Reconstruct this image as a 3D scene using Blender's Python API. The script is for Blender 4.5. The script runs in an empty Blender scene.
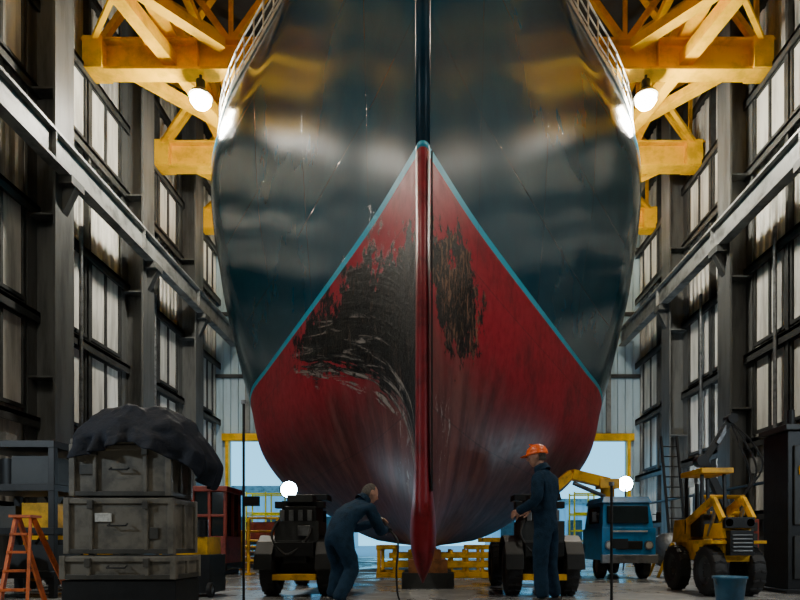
import bpy, bmesh, math, random
from mathutils import Vector, Matrix, noise
random.seed(4)
sc=bpy.context.scene
V=Vector
# ---------------------------------------------------------------- materials
class NT:
    def __init__(s,name):
        s.m=bpy.data.materials.new(name); s.m.use_nodes=True
        s.t=s.m.node_tree; s.b=s.t.nodes['Principled BSDF']
        s.o=s.t.nodes['Material Output']
    def n(s,t): return s.t.nodes.new(t)
    def l(s,a,b): s.t.links.new(a,b)
    def put(s,sock,v):
        if isinstance(v,(int,float)): sock.default_value=v
        elif isinstance(v,(tuple,list)): sock.default_value=tuple(v)+((1,) if len(v)==3 and sock.type=='RGBA' else ())
        else: s.l(v,sock)
    def mt(s,op,a,b=None,c=None,clamp=False):
        n=s.n('ShaderNodeMath'); n.operation=op; n.use_clamp=clamp
        s.put(n.inputs[0],a)
        if b is not None: s.put(n.inputs[1],b)
        if c is not None: s.put(n.inputs[2],c)
        return n.outputs[0]
    def ss(s,x,lo,hi):
        n=s.n('ShaderNodeMapRange'); n.interpolation_type='SMOOTHSTEP'
        s.put(n.inputs[0],x); n.inputs[1].default_value=lo; n.inputs[2].default_value=hi
        return n.outputs[0]
    def mix(s,f,a,b):
        n=s.n('ShaderNodeMix'); n.data_type='RGBA'
        s.put(n.inputs[0],f); s.put(n.inputs[6],a); s.put(n.inputs[7],b); return n.outputs[2]
    def noise(s,vec,scale,detail=6,rough=.6,dist=0):
        n=s.n('ShaderNodeTexNoise'); n.inputs['Scale'].default_value=scale
        n.inputs['Detail'].default_value=detail; n.inputs['Roughness'].default_value=rough
        n.inputs['Distortion'].default_value=dist
        if vec is not None: s.l(vec,n.inputs['Vector'])
        return n.outputs['Fac']
    def comb(s,x,y,z):
        n=s.n('ShaderNodeCombineXYZ'); s.put(n.inputs[0],x); s.put(n.inputs[1],y); s.put(n.inputs[2],z); return n.outputs[0]
    def pos(s):
        g=s.n('ShaderNodeNewGeometry'); x=s.n('ShaderNodeSeparateXYZ'); s.l(g.outputs['Position'],x.inputs[0])
        return g.outputs['Position'],x.outputs[0],x.outputs[1],x.outputs[2]
    def bump(s,h,strength=.3,dist=.02):
        n=s.n('ShaderNodeBump'); n.inputs['Strength'].default_value=strength; n.inputs['Distance'].default_value=dist
        s.l(h,n.inputs['Height']); s.l(n.outputs[0],s.b.inputs['Normal'])
def M(name,col,rough=.5,metal=0,dirt=.35,scale=3,bump=.0,col2=None,emit=0,coat=0,streak=False,spec=.5):
    k=NT(name); p,x,y,z=k.pos()
    c2=col2 or tuple(c*(1-dirt)*.8 for c in col)
    vec=p
    if streak: vec=k.comb(k.mt('MULTIPLY',x,2.),k.mt('MULTIPLY',y,2.),k.mt('MULTIPLY',z,.25))
    f=k.ss(k.noise(vec,scale,8,.65),.42,.68)
    k.l(k.mix(f,col,c2),k.b.inputs['Base Color'])
    k.b.inputs['Roughness'].default_value=rough; k.b.inputs['Metallic'].default_value=metal
    k.b.inputs['Coat Weight'].default_value=coat; k.b.inputs['Specular IOR Level'].default_value=spec
    if bump: k.bump(k.noise(vec,scale*6,6),bump)
    if emit:
        k.b.inputs['Emission Color'].default_value=tuple(col)+(1,); k.b.inputs['Emission Strength'].default_value=emit
    return k.m
m_yel=M('yellow_paint',(.95,.52,.002),.45,0,.2,1.2,.03,spec=.2)
m_yel2=M('machine_yellow',(.88,.46,.006),.4,0,.5,3,.05,spec=.3)
m_panel=M('wall_panel',(.58,.58,.53),.6,0,.5,1.2,.05,(.20,.20,.185),streak=True)
m_dark=M('dark_steel',(.04,.044,.045),.55,.2,.4,1.5,.1)
m_col=M('column_steel',(.085,.090,.088),.55,.1,.5,1.2,.1,(.032,.034,.033),streak=True)
m_girt=M('girt_steel',(.045,.048,.047),.55,.2,.5,1.5,.1)
m_beam=M('rail_beam_paint',(.25,.26,.25),.5,.1,.5,1.5,.1,(.09,.094,.09))
m_frost=M('frosted_pane',(.72,.72,.66),.35,0,.3,1.1,0,(.36,.36,.33),streak=True)
m_roof=M('roof_sheet',(.03,.032,.033),.7,0,.4,1)
m_black=M('black_rubber',(.012,.012,.013),.65,0,.2,10,.2)
m_blk=M('black_metal',(.012,.013,.014),.5,.3,.3,5,.1)
m_steel=M('bare_steel',(.25,.26,.27),.4,.8,.4,5,.1)
m_olive=M('olive_grey_case',(.17,.155,.125),.5,0,.4,4,.1,(.08,.074,.06))
m_olived=M('olive_dark',(.055,.052,.043),.5,0,.3,4,.1)
m_label=M('paper_label',(.6,.6,.56),.6,0,.2,30)
m_blue=M('truck_blue',(.008,.21,.50),.3,0,.2,4,0,coat=.3)
m_glass=M('dark_glass',(.02,.03,.035),.08,0,.1,2)
m_redc=M('oxide_red',(.32,.05,.03),.5,0,.5,3,.1)
m_navy=M('coverall_navy',(.010,.030,.058),.9,0,.3,12,.5,spec=.15)
m_skin=M('skin',(.42,.22,.15),.5,0,.15,20)
m_hair=M('grey_hair',(.10,.085,.07),.8,0,.4,60,.6)
m_hat=M('hat_orange',(.90,.13,.015),.35,0,.2,10)
m_boot=M('boot_leather',(.025,.02,.016),.5,0,.3,12,.3)
m_wood=M('timber',(.38,.15,.05),.55,0,.4,8,.2)
m_lad=M('ladder_orange',(.62,.13,.02),.5,0,.4,8,.1)
m_bucket=M('bucket_blue',(.02,.12,.22),.35,0,.3,4)
m_rail=M('rail_white',(.55,.56,.53),.35,.2,.3,5)
m_lampW=M('lamp_warm',(1,.86,.62),.3,emit=90)
m_lampB=M('lamp_cool',(.62,.85,1),.3,emit=60)
m_tarp=M('tarpaulin',(.007,.011,.022),.7,0,.3,5,.5,spec=.3)
m_back=M('back_panel',(.46,.62,.70),.5,0,.3,.8,.05,(.32,.43,.49),streak=True)
m_wdk=M('wall_dark_backing',(.02,.02,.02),.8)  # dark sheet behind the corrugated wall panels
m_frontw=M('front_wall_dark',(.03,.045,.055),.7,0,.4,1)  # unseen front wall, coloured dark to keep the hull reflections dark
k=NT('concrete_floor'); p,x,y,z=k.pos()
n1=k.noise(p,.45,10,.7); n2=k.noise(p,3,10,.7)
k.l(k.mix(k.ss(n2,.35,.7),k.mix(k.ss(n1,.4,.65),(.34,.35,.35),(.20,.21,.21)),(.15,.15,.15)),k.b.inputs['Base Color'])
k.l(k.mt('MULTIPLY_ADD',k.ss(n1,.4,.6),.4,.12),k.b.inputs['Roughness']); k.bump(n2,.15,.01); m_floor=k.m
k=NT('quay_ground'); p,x,y,z=k.pos(); k.l(k.mix(k.noise(p,.6,8),(.36,.46,.5),(.24,.31,.34)),k.b.inputs['Base Color']); k.b.inputs['Roughness'].default_value=.6; m_ground=k.m
# hull
k=NT('ship_hull_paint'); p,x,y,z=k.pos()
nb=k.noise(p,1.1,8,.65); nf=k.noise(p,5,10,.7); nvf=k.noise(p,18,8,.7)
vst=k.comb(k.mt('MULTIPLY',x,2.0),k.mt('MULTIPLY',y,2.0),k.mt('MULTIPLY',z,.5)); nst=k.noise(vst,1.0,8,.6)
navy=k.mix(k.ss(nb,.35,.7),(.002,.040,.068),(.003,.050,.080))
red=k.mix(k.ss(nf,.4,.7),(.36,.009,.026),(.26,.009,.022))
red=k.mix(k.ss(nb,.45,.72),red,(.16,.009,.018))
brown=k.mix(k.ss(nst,.35,.7),(.075,.019,.020),(.17,.060,.055))
zz=k.mt('ADD',z,k.mt('MULTIPLY',k.mt('SUBTRACT',nb,.5),2.2))
low=k.mix(k.ss(zz,2.5,4.0),brown,red)
t=k.mt('MAXIMUM',k.mt('DIVIDE',k.mt('SUBTRACT',y,7.1),6.),0.0001)
zl=k.mt('MULTIPLY_ADD',k.mt('POWER',t,.55),2.9,1.5)
q=k.mt('SUBTRACT',z,zl)
svec=k.comb(k.mt('MULTIPLY',q,5.0),k.mt('MULTIPLY',y,.40),0.); s=k.noise(svec,1.5,12,.66,.9)
n5=k.mt('SUBTRACT',nb,.5); n6=k.mt('SUBTRACT',nf,.5)
e1=k.ss(k.mt('ADD',k.mt('ADD',q,k.mt('MULTIPLY',n5,1.5)),k.mt('MULTIPLY',k.mt('SUBTRACT',s,.5),2.2)),.0,.12)
top=k.mt('ADD',k.mt('MULTIPLY',k.mt('ADD',n5,n6),2.2),k.mt('MINIMUM',k.mt('MULTIPLY_ADD',k.mt('SUBTRACT',y,7.2),.42,4.45),5.0))
e2=k.ss(k.mt('SUBTRACT',top,z),.0,.08)
e3=k.ss(k.mt('SUBTRACT',k.mt('MULTIPLY_ADD',n6,4.,13.2),y),0,.3)
left=k.mt('LESS_THAN',x,-.07)
mL=k.mt('MULTIPLY',k.mt('MULTIPLY',e1,e2),k.mt('MULTIPLY',e3,left))
scr=k.ss(k.mt('SUBTRACT',s,k.mt('MULTIPLY',q,.10)),.49,.60)
rv=k.comb(k.mt('MULTIPLY',y,3.0),k.mt('MULTIPLY',x,3.0),k.mt('MULTIPLY',z,1.4)); rs=k.noise(rv,2.2,10,.75,1.0)
oil=k.mix(k.mt('MULTIPLY',scr,k.ss(nf,.36,.5)),k.mix(k.ss(rs,.52,.66),(.003,.003,.004),(.05,.028,.020)),(.26,.225,.20))
c=k.mix(mL,low,oil)
def ell(cy,cz,ry,rz,amp):
    a=k.mt('POWER',k.mt('ABSOLUTE',k.mt('DIVIDE',k.mt('SUBTRACT',y,cy),ry)),2.); b=k.mt('POWER',k.mt('ABSOLUTE',k.mt('DIVIDE',k.mt('SUBTRACT',z,cz),rz)),2.)
    return k.ss(k.mt('ADD',k.mt('SUBTRACT',k.mt('SUBTRACT',1.,a),b),k.mt('MULTIPLY',k.mt('ADD',n6,n5),amp)),.0,.15)
right=k.mt('GREATER_THAN',x,-.05)
mR=k.mt('MULTIPLY',ell(8.0,4.0,1.0,.85,4.5),right)
c=k.mix(mR,c,k.mix(k.ss(rs,.50,.62),(.006,.005,.005),(.22,.11,.065)))
mS=k.mt('MULTIPLY',ell(7.75,2.0,.45,.65,4.),k.ss(rs,.55,.63))
c=k.mix(k.mt('MULTIPLY',mS,.8),c,(.36,.34,.33))
c=k.mix(k.mt('GREATER_THAN',z,5.22),c,(.02,.36,.52))
c=k.mix(k.mt('GREATER_THAN',z,5.34),c,navy)
def seam(co,per,w):
    f_=k.mt('FRACT',k.mt('DIVIDE',co,per)); return k.mt('LESS_THAN',f_,w/per)
sm=k.mt('MAXIMUM',seam(z,2.3,.025),seam(y,2.9,.025))
c=k.mix(k.mt('MULTIPLY',sm,.3),c,(.002,.006,.010))
k.l(c,k.b.inputs['Base Color'])
up=k.mt('GREATER_THAN',z,5.34)
rl=k.mt('MULTIPLY_ADD',nf,.30,.36)
rr=k.mt('MULTIPLY_ADD',nb,.06,.13)
mm=k.n('ShaderNodeMix'); k.put(mm.inputs[0],up); k.put(mm.inputs[2],rl); k.put(mm.inputs[3],rr); k.l(mm.outputs[0],k.b.inputs['Roughness'])
k.l(k.mt('MULTIPLY_ADD',up,-.085,.12),k.b.inputs['Specular IOR Level'])
k.b.inputs['Specular Tint'].default_value=(.55,.85,1,1)
nlow=k.noise(p,.3,1,.3)
hh=k.mt('SUBTRACT',k.mt('ADD',k.mt('MULTIPLY',nlow,.35),k.mt('MULTIPLY',k.mt('ADD',mL,mR),k.mt('MULTIPLY',k.mt('ADD',nvf,s),.55))),k.mt('MULTIPLY',sm,.05))
k.bump(hh,.45,.08); m_hull=k.m
m_stem=M('stem_bar_paint',(.20,.010,.018),.45,0,.5,3,.1,spec=.3)
m_stemb=M('stem_bar_navy',(.004,.035,.058),.35,0,.3,2,0,spec=.3)
m_deck=M('deck_paint',(.12,.12,.11),.7)

# ---------------------------------------------------------------- mesh builder
class B:
    def __init__(s,name):
        s.name=name; s.bm=bmesh.new(); s.mats=[]
    def mi(s,m):
        if m not in s.mats: s.mats.append(m)
        return s.mats.index(m)
    def geo(s,vs,fs,m,smooth=False):
        i=s.mi(m); bv=[s.bm.verts.new(v) for v in vs]
        for f in fs:
            try:
                F=s.bm.faces.new([bv[a] for a in f]); F.material_index=i; F.smooth=smooth
            except ValueError: pass
        return bv
    def box(s,c,d,m,rz=0,rx=0,ry=0,tx=1,ty=1):
        R=Matrix.Rotation(rz,3,'Z')@Matrix.Rotation(ry,3,'Y')@Matrix.Rotation(rx,3,'X'); c=V(c)
        vs=[]
        for Z in(-.5,.5):
            for X,Y in((-.5,-.5),(.5,-.5),(.5,.5),(-.5,.5)):
                fx=tx if Z>0 else 1; fy=ty if Z>0 else 1
                vs.append(c+R@V((X*d[0]*fx,Y*d[1]*fy,Z*d[2])))
        s.geo(vs,[(3,2,1,0),(4,5,6,7),(0,1,5,4),(1,2,6,5),(2,3,7,6),(3,0,4,7)],m)
    def frame(s,p1,p2):
        p1=V(p1);p2=V(p2); a=(p2-p1).normalized()
        u=V((0,0,1)) if abs(a.z)<.95 else V((0,1,0))
        r=a.cross(u).normalized(); return p1,p2,a,r,r.cross(a).normalized()
    def bar(s,p1,p2,w,h,m):
        p1,p2,a,r,u=s.frame(p1,p2)
        vs=[p+r*w*X+u*h*Y for p in(p1,p2) for X,Y in((-.5,-.5),(.5,-.5),(.5,.5),(-.5,.5))]
        s.geo(vs,[(0,1,2,3),(7,6,5,4),(1,0,4,5),(2,1,5,6),(3,2,6,7),(0,3,7,4)],m)
    def ibeam(s,p1,p2,w,h,m,t=.05,st=1.2):
        p1,p2,a,r,u=s.frame(p1,p2)
        s.bar(p1+u*(h/2-t/2),p2+u*(h/2-t/2),w,t,m); s.bar(p1-u*(h/2-t/2),p2-u*(h/2-t/2),w,t,m)
        s.bar(p1,p2,t,h-2*t,m)
        L=(p2-p1).length; n=int(L/st)
        for i in range(1,n):
            c=p1+a*L*i/n
            s.bar(c-a*.015,c+a*.015,w*.9,h-2*t,m)
    def cyl(s,p1,p2,r1,m,r2=None,seg=14,smooth=True):
        r2=r1 if r2 is None else r2
        p1,p2,a,r,u=s.frame(p1,p2); vs=[]
        for p,R in((p1,r1),(p2,r2)):
            for i in range(seg):
                t=2*math.pi*i/seg; vs.append(p+(r*math.cos(t)+u*math.sin(t))*R)
        s.geo(vs,[(i,(i+1)%seg,seg+(i+1)%seg,seg+i) for i in range(seg)],m,smooth)
        s.geo(vs[:seg],[tuple(range(seg-1,-1,-1))],m); s.geo(vs[seg:],[tuple(range(seg))],m)
    def lathe(s,c,ax,prof,m,seg=28,smooth=True):
        c=V(c);_,_,a,r,u=s.frame(c,c+V(ax)); vs=[]; n=len(prof)
        for i in range(seg):
            t=2*math.pi*i/seg; d=r*math.cos(t)+u*math.sin(t)
            for R,h in prof: vs.append(c+a*h+d*R)
        fs=[(i*n+j,((i+1)%seg)*n+j,((i+1)%seg)*n+j+1,i*n+j+1) for i in range(seg) for j in range(n-1)]
        s.geo(vs,fs,m,smooth)
    def wheel(s,c,ax,R,w,rim,lugs=18):
        c=V(c);h=w/2;ax=V(ax).normalized()
        s.lathe(c,ax,[(R*.55,-h*.7),(R*.62,-h),(R*.88,-h),(R*.97,-h*.8),(R*.97,h*.8),(R*.88,h),(R*.62,h),(R*.55,h*.7)],m_black)
        s.lathe(c,ax,[(.001,-h*.35),(R*.2,-h*.4),(R*.25,-h*.3),(R*.45,-h*.3),(R*.56,-h*.75),(R*.56,h*.75),(R*.45,h*.3),(R*.25,h*.3),(R*.2,h*.4),(.001,h*.35)],rim)
        _,_,a,r,u=s.frame(c,c+ax)
        for i in range(lugs):
            t=2*math.pi*i/lugs; d=r*math.cos(t)+u*math.sin(t)
            for sg in(-1,1):
                q=c+d*R*.955+a*sg*h*.45
                tt=(r*-math.sin(t)+u*math.cos(t))
                s.bar(q-a*h*.4+tt*.01*sg,q+a*h*.4-tt*.01*sg,R*.1,R*.09,m_black)
        for i in range(6):
            t=2*math.pi*i/6; d=r*math.cos(t)+u*math.sin(t)
            for sg in(-1,1): s.cyl(c+d*R*.33+a*sg*h*.2,c+d*R*.33+a*sg*h*.42,R*.03,m_steel,seg=6)
    def loft(s,rings,m,cap=True,smooth=True,closed=True):
        n=len(rings[0]); vs=[V(p) for r in rings for p in r]
        fs=[]
        for i in range(len(rings)-1):
            for j in range(n if closed else n-1):
                fs.append((i*n+j,i*n+(j+1)%n,(i+1)*n+(j+1)%n,(i+1)*n+j))
        if cap: fs+= [tuple(range(n-1,-1,-1)),tuple(range((len(rings)-1)*n,len(rings)*n))]
        s.geo(vs,fs,m,smooth)
    def tube(s,pts,r,m,seg=8):
        pts=[V(p) for p in pts]
        for a,b in zip(pts,pts[1:]): s.cyl(a,b,r,m,seg=seg)
    def done(s,parent=None,bevel=0):
        me=bpy.data.meshes.new(s.name); s.bm.to_mesh(me); s.bm.free()
        for m in s.mats: me.materials.append(m)
        o=bpy.data.objects.new(s.name,me); sc.collection.objects.link(o)
        if bevel:
            b=o.modifiers.new('bevel','BEVEL'); b.width=bevel; b.segments=2; b.limit_method='ANGLE'; b.angle_limit=.7
        if parent: o.parent=parent
        return o
def empty(name,loc=(0,0,0)):
    e=bpy.data.objects.new(name,None); sc.collection.objects.link(e); e.location=loc; return e
def catmull(pts,n=8):
    pts=[V(p) for p in pts]; P=[pts[0]]+pts+[pts[-1]]; out=[]
    for i in range(1,len(P)-2):
        for j in range(n):
            t=j/n; a,b,c,d=P[i-1:i+3]
            out.append(.5*((2*b)+(c-a)*t+(2*a-5*b+4*c-d)*t*t+(3*b-a-3*c+d)*t**3))
    out.append(pts[-1]); return out

XW=11.0; YB=31.0; YF=-9.0; HR=21.0
# ---------------------------------------------------------------- shell
b=B('floor'); b.box((0,(YB+YF)/2,-.15),(2*XW+.6,YB-YF+.6,.3),m_floor)
b.done()
b=B('quay_apron'); b.box((0,YB+60.3,-.16),(240,120,.3),m_ground); b.done()
b=B('ceiling'); b.box((0,(YB+YF)/2,HR+.1),(2*XW+.6,YB-YF+.6,.2),m_roof)
for i in range(20): b.box((0,YF+1+i*2,HR-.12),(2*XW,.12,.24),m_dark)
b.done()
def corr(bd,sgn,y0,y1,z0,z1,xw,m):
    pts=[];y=y0
    while y<y1-.01:
        for dy,dx in((0,0),(.14,0),(.18,.06),(.32,.06),(.36,0)):
            pts.append((min(y+dy,y1),dx))
        y+=.36
    vs=[]
    for (yy,dx) in pts:
        vs.append((sgn*(xw-dx),yy,z0)); vs.append((sgn*(xw-dx),yy,z1))
    fs=[(2*i,2*i+1,2*i+3,2*i+2) for i in range(len(pts)-1)]
    bd.geo(vs,fs,m)
cols={-1:[-6,-1.5,3,7.5,11.8,16.6,21.6,26.4],1:[-6,-1.5,3,7.5,12,15.6,20.4,25.4]}
for sgn,nm in((-1,'left'),(1,'right')):
    b=B('wall_'+nm)
    b.box((sgn*(XW+.15),(YB+YF)/2,HR/2),(.1,YB-YF,HR),m_wdk)
    corr(b,sgn,YF,YB,1.6,HR-.3,XW,m_panel)
    b.box((sgn*(XW-.02),(YB+YF)/2,.8),(.25,YB-YF,1.6),m_col)
    for z in(1.7,4.1,7.0,9.9,13.2,15.6,18.2):
        b.bar((sgn*(XW-.16),YF,z),(sgn*(XW-.16),YB,z),.28,.12,m_girt)
        b.bar((sgn*(XW-.28),YF,z-.1),(sgn*(XW-.28),YB,z-.1),.04,.30,m_girt)
    cs=cols[sgn]
    for a,c in zip(cs[3:],cs[4:]+[YB]):
        md=(a+c)/2
        b.bar((sgn*(XW-.14),md,0),(sgn*(XW-.14),md,HR-.4),.20,.14,m_girt)
    b.done()
    b=B('crane_rail_beam')
    xi=XW-1.1
    b.ibeam((sgn*xi,YF,11.15),(sgn*xi,YB-.4,11.15),.34,.85,m_beam,.07,4.8)
    b.done()
    for yc in cs:
        b=B('steel_column')
        xc=sgn*(XW-.52); D=.8; W=.85
        b.box((xc-sgn*D/2,yc,HR/2-.2),(.07,W,HR-.4),m_col); b.box((xc+sgn*(D/2-.05),yc,HR/2-.2),(.07,W,HR-.4),m_col)
        b.box((xc,yc,HR/2-.2),(D-.1,.06,HR-.4),m_col)
        for z in(.9,5.2,9.6,13,17.5): b.box((xc,yc,z),(D-.08,W*.95,.05),m_col)
        b.box((xc,yc,.05),(D+.35,W+.3,.1),m_dark)
        b.box((sgn*(XW-1.1),yc,10.6),(.45,.6,.22),m_col)
        b.geo([(xc-sgn*D/2,yc-.12,10.5),(xc-sgn*D/2,yc+.12,10.5),(xc-sgn*D/2,yc+.12,9.7),(xc-sgn*D/2,yc-.12,9.7),(xc-sgn*(D/2+.4),yc-.12,10.5),(xc-sgn*(D/2+.4),yc+.12,10.5)],[(0,4,3),(1,2,5),(0,1,5,4),(2,3,4,5)],m_col)
        b.done()
    wi=0
    for a,c in zip(cs[4:],cs[5:]+[YB-.3]):
        for (z0,z1) in((4.35,6.75),(7.25,9.75),(13.4,15.4)):
            wi+=1; b=B('window_%d'%(wi+(0 if sgn<0 else 30)))
            mid=(a+c)/2
            for (u0,u1) in((a+.55,mid-.15),(mid+.15,c-.55)):
                if u1-u0<.5: continue
                xx=sgn*(XW-.12); n=2
                b.box((xx,(u0+u1)/2,(z0+z1)/2),(.04,u1-u0,z1-z0),m_frost)
                for i in range(n+1):
                    yy=u0+(u1-u0)*i/n; b.box((xx-sgn*.04,yy,(z0+z1)/2),(.09,.09,z1-z0),m_girt)
                for zz in(z0,z1): b.box((xx-sgn*.04,(u0+u1)/2,zz),(.1,u1-u0+.09,.1),m_girt)
            b.done()
    b=B('wall_conduit')
    b.cyl((sgn*(XW-.96),YF+1,2.5),(sgn*(XW-.96),YB-1,2.5),.05,m_blk,seg=8)
    for yy in (14.2,18.4,23.4):
        b.cyl((sgn*(XW-.36),yy,1),(sgn*(XW-.36),yy,10.4),.06,m_steel,seg=8)
        b.box((sgn*(XW-.42),yy,2.2),(.25,.6,.9),m_dark); b.box((sgn*(XW-.42),yy+.9,3.2),(.2,.4,.5),m_beam)
    b.done()
b=B('wall_front'); b.box((0,YF-.1,HR/2),(2*XW+.4,.2,HR),m_frontw)
for z in(4.3,8,12,16): b.box((0,YF+.08,z),(2*XW,.16,.2),m_girt)
for i in range(-4,5): b.box((i*2.4,YF+.1,HR/2),(.3,.2,HR-.3),m_col)
b.done()
b=B('wall_back'); DX=10.3; DH=6.0
for i in range(int(2*XW/.4)):
    x0=-XW+i*.4; x1=x0+.4; z0=0 if abs((x0+x1)/2)>DX else DH+.25
    b.box(((x0+x1)/2,YB+.1,(z0+HR)/2),(.36,.14,HR-z0),m_back)
b.box((0,YB+.2,(DH+.25+HR)/2),(2*XW+.4,.05,HR-DH-.25),m_back)
for s_ in(-1,1): b.box((s_*(XW+DX)/2,YB+.2,HR/2),(XW-DX,.05,HR),m_back)
for z in(9.3,12.5,15.8,18.6): b.box((0,YB-.05,z),(2*XW,.2,.16),m_girt)
for xx in(-9.3,-7.2,-5,5,7.2,9.3): b.box((xx,YB-.06,(DH+HR)/2),(.22,.22,HR-DH),m_beam)
b.done()
b=B('door_1')
b.box((0,YB-.15,DH+.12),(2*DX+.5,.4,.36),m_yel)
for s_ in(-1,1): b.box((s_*DX,YB-.15,DH/2),(.16,.3,DH),m_yel)
b.done()
# exterior
for (cx_,cy_,w_,h_) in((-30,105,34,9),(34,120,44,8)):
    b=B('harbour_warehouse'); b.box((cx_,cy_,h_/2),(w_,14,h_),m_back); b.box((cx_,cy_,h_+.5),(w_+1,15,1),m_beam)
    for i in range(7): b.box((cx_-w_/2+3+i*(w_-6)/6,cy_-7.1,3),(2.6,.2,4),m_girt)
    b.done()
for cx_ in(-9.2,9.4):
    b=B('yellow_scaffold')
    for dx in(-1.1,0,1.1):
        for dy in(0,1.2): b.cyl((cx_+dx,34+dy,0),(cx_+dx,34+dy,3.6),.05,m_yel,seg=8)
    for z in(.4,1.4,2.4,3.5):
        for dy in(0,1.2): b.cyl((cx_-1.1,34+dy,z),(cx_+1.1,34+dy,z),.045,m_yel,seg=8)
    b.box((cx_,34.6,2.3),(2.3,1.2,.06),m_yel); b.cyl((cx_-1.1,34,0.4),(cx_+1.1,34,2.4),.04,m_yel,seg=8)
    b.done()

# ---------------------------------------------------------------- roof structure
ZG=16.0; GY=(5,9.6,14.3,19.0,23.8,28.5)
for yg in GY:
    b=B('roof_girder')
    b.ibeam((-10.85,yg,ZG),(10.85,yg,ZG),.55,1.0,m_yel,.08,3.6)
    for s_ in(-1,1):
        b.box((s_*10.45,yg,ZG+.0),(.6,.7,.98),m_yel)
    n=10; zt=19.4
    b.bar((-10.6,yg,zt),(10.6,yg,zt),.3,.3,m_yel)
    for i in range(n):
        x0=-10.4+i*2.08; x1=x0+2.08
        p0=(x0,yg,ZG+.5) if i%2==0 else (x0,yg,zt); p1=(x1,yg,zt) if i%2==0 else (x1,yg,ZG+.5)
        b.bar(p0,p1,.18,.18,m_yel); b.bar((x1,yg,ZG+.5),(x1,yg,zt),.12,.12,m_yel)
    b.done()
for s_ in(-1,1):
    b=B('runway_girder')
    b.ibeam((s_*8.1,YF+.3,ZG+.85),(s_*8.1,YB-.4,ZG+.85),.5,.66,m_yel,.07,2.4)
    b.bar((s_*8.1,YF+.3,19),(s_*8.1,YB-.4,19),.25,.25,m_yel)
    for a,c in zip(GY,GY[1:]):
        b.bar((s_*8.1,a,17.2),(s_*8.1,(a+c)/2,18.9),.16,.16,m_yel); b.bar((s_*8.1,(a+c)/2,18.9),(s_*8.1,c,17.2),.16,.16,m_yel)
        b.bar((s_*10.2,a+.3,ZG+.2),(s_*6.4,c-.3,ZG+.2),.34,.30,m_yel)
        b.bar((s_*6.6,a+.3,ZG+.45),(s_*10.4,c-.3,ZG+.45),.14,.14,m_yel)
        b.bar((s_*6.2,a+.3,19.3),(s_*10.4,c-.3,19.3),.2,.2,m_yel); b.bar((s_*10.4,a+.3,19.35),(s_*6.2,c-.3,19.35),.2,.2,m_yel)
    b.bar((s_*9.2,15.2,ZG+.3),(s_*6.9,23.4,ZG-.35),.4,.42,m_yel)
    b.done()
def highbay(x,y,z,power,upw):
    b=B('high_bay_lamp')
    b.cyl((x,y,z+.55),(x,y,z+.95),.05,m_blk,seg=8); b.cyl((x,y,z+.28),(x,y,z+.58),.14,m_blk)
    b.lathe((x,y,z),(0,0,1),[(.15,.3),(.30,.18),(.36,.08),(.38,.05),(.34,.07),(.28,.15),(.12,.26)],m_steel,24)
    b.lathe((x,y,z),(0,0,1),[(.001,.2),(.16,.18),(.30,.05),(.32,-.08),(.22,-.22),(.001,-.28)],m_lampW,20)
    o=b.done()
    ld=bpy.data.lights.new('high_bay_light','SPOT'); ld.energy=power; ld.color=(1,.93,.80); ld.spot_size=2.75; ld.spot_blend=.5; ld.shadow_soft_size=.3
    lo=bpy.data.objects.new('high_bay_light',ld); sc.collection.objects.link(lo); lo.location=(x,y,z-.35); lo.parent=o
    ld=bpy.data.lights.new('girder_fill','POINT'); ld.energy=upw; ld.color=(1,.93,.80); ld.shadow_soft_size=.25  # extra point light added under the lamp to brighten the yellow girders
    lo=bpy.data.objects.new('girder_fill',ld); sc.collection.objects.link(lo); lo.location=(x,y,z-.6); lo.parent=o
for yy,pw,up_ in((-3,700,200),(5.0,1400,350),(19.0,2500,1150),(25.0,2900,850),(29.6,2500,500)):
    for s_ in(-1,1):
        highbay(s_*(7.05 if yy<28 else 6.6)+(-.15 if yy==19.0 else 0),yy,14.75,pw,up_)

# ---------------------------------------------------------------- ship
S=[7,8.5,10,12,14,16,18,20,22,26,30]
T=[(.60,[.07,.10,.12,.15,.15,.15,.15,.15,.15,.15,.15]),
(.76,[.07,.15,.25,.5,.8,1.1,1.4,1.5,1.55,1.55,1.5]),
(1.54,[.07,.38,.7,1.22,1.75,2.3,2.85,3.1,3.25,3.35,3.2]),
(2.6,[.07,.52,1.0,1.80,2.6,3.4,4.25,4.7,4.9,5.1,4.9]),
(3.8,[.07,.62,1.27,2.2,3.15,4.08,5.0,5.5,5.8,6.0,5.8]),
(5.28,[.07,.70,1.40,2.36,3.32,4.28,5.22,5.85,6.25,6.5,6.35]),
(7,[.07,.74,1.5,2.5,3.52,4.6,5.65,6.3,6.7,6.9,6.8]),
(9,[.07,.77,1.55,2.6,3.75,4.95,6.1,6.75,7.1,7.3,7.2]),
(11.6,[.07,.76,1.52,2.6,3.8,5.2,6.45,7.05,7.4,7.6,7.5]),
(13,[.07,.7,1.45,2.4,3.45,4.9,6.2,7.15,7.5,7.6,7.6]),
(14.2,[.07,.65,1.35,2.15,2.95,4.35,5.85,6.9,7.4,7.6,7.6])]
def pch(xs,ys,x):
    n=len(xs)
    if x<=xs[0]: return ys[0]
    if x>=xs[-1]: return ys[-1]
    i=max(j for j in range(n-1) if xs[j]<=x)
    d=[(ys[j+1]-ys[j])/(xs[j+1]-xs[j]) for j in range(n-1)]
    def sl(j):
        if j==0: return d[0]
        if j==n-1: return d[-1]
        return 0 if d[j-1]*d[j]<=0 else 2*d[j-1]*d[j]/(d[j-1]+d[j])
    h=xs[i+1]-xs[i]; t=(x-xs[i])/h
    return ys[i]*(2*t**3-3*t*t+1)+h*sl(i)*(t**3-2*t*t+t)+ys[i+1]*(-2*t**3+3*t*t)+h*sl(i+1)*(t**3-t*t)
zs=[r[0] for r in T]
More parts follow.
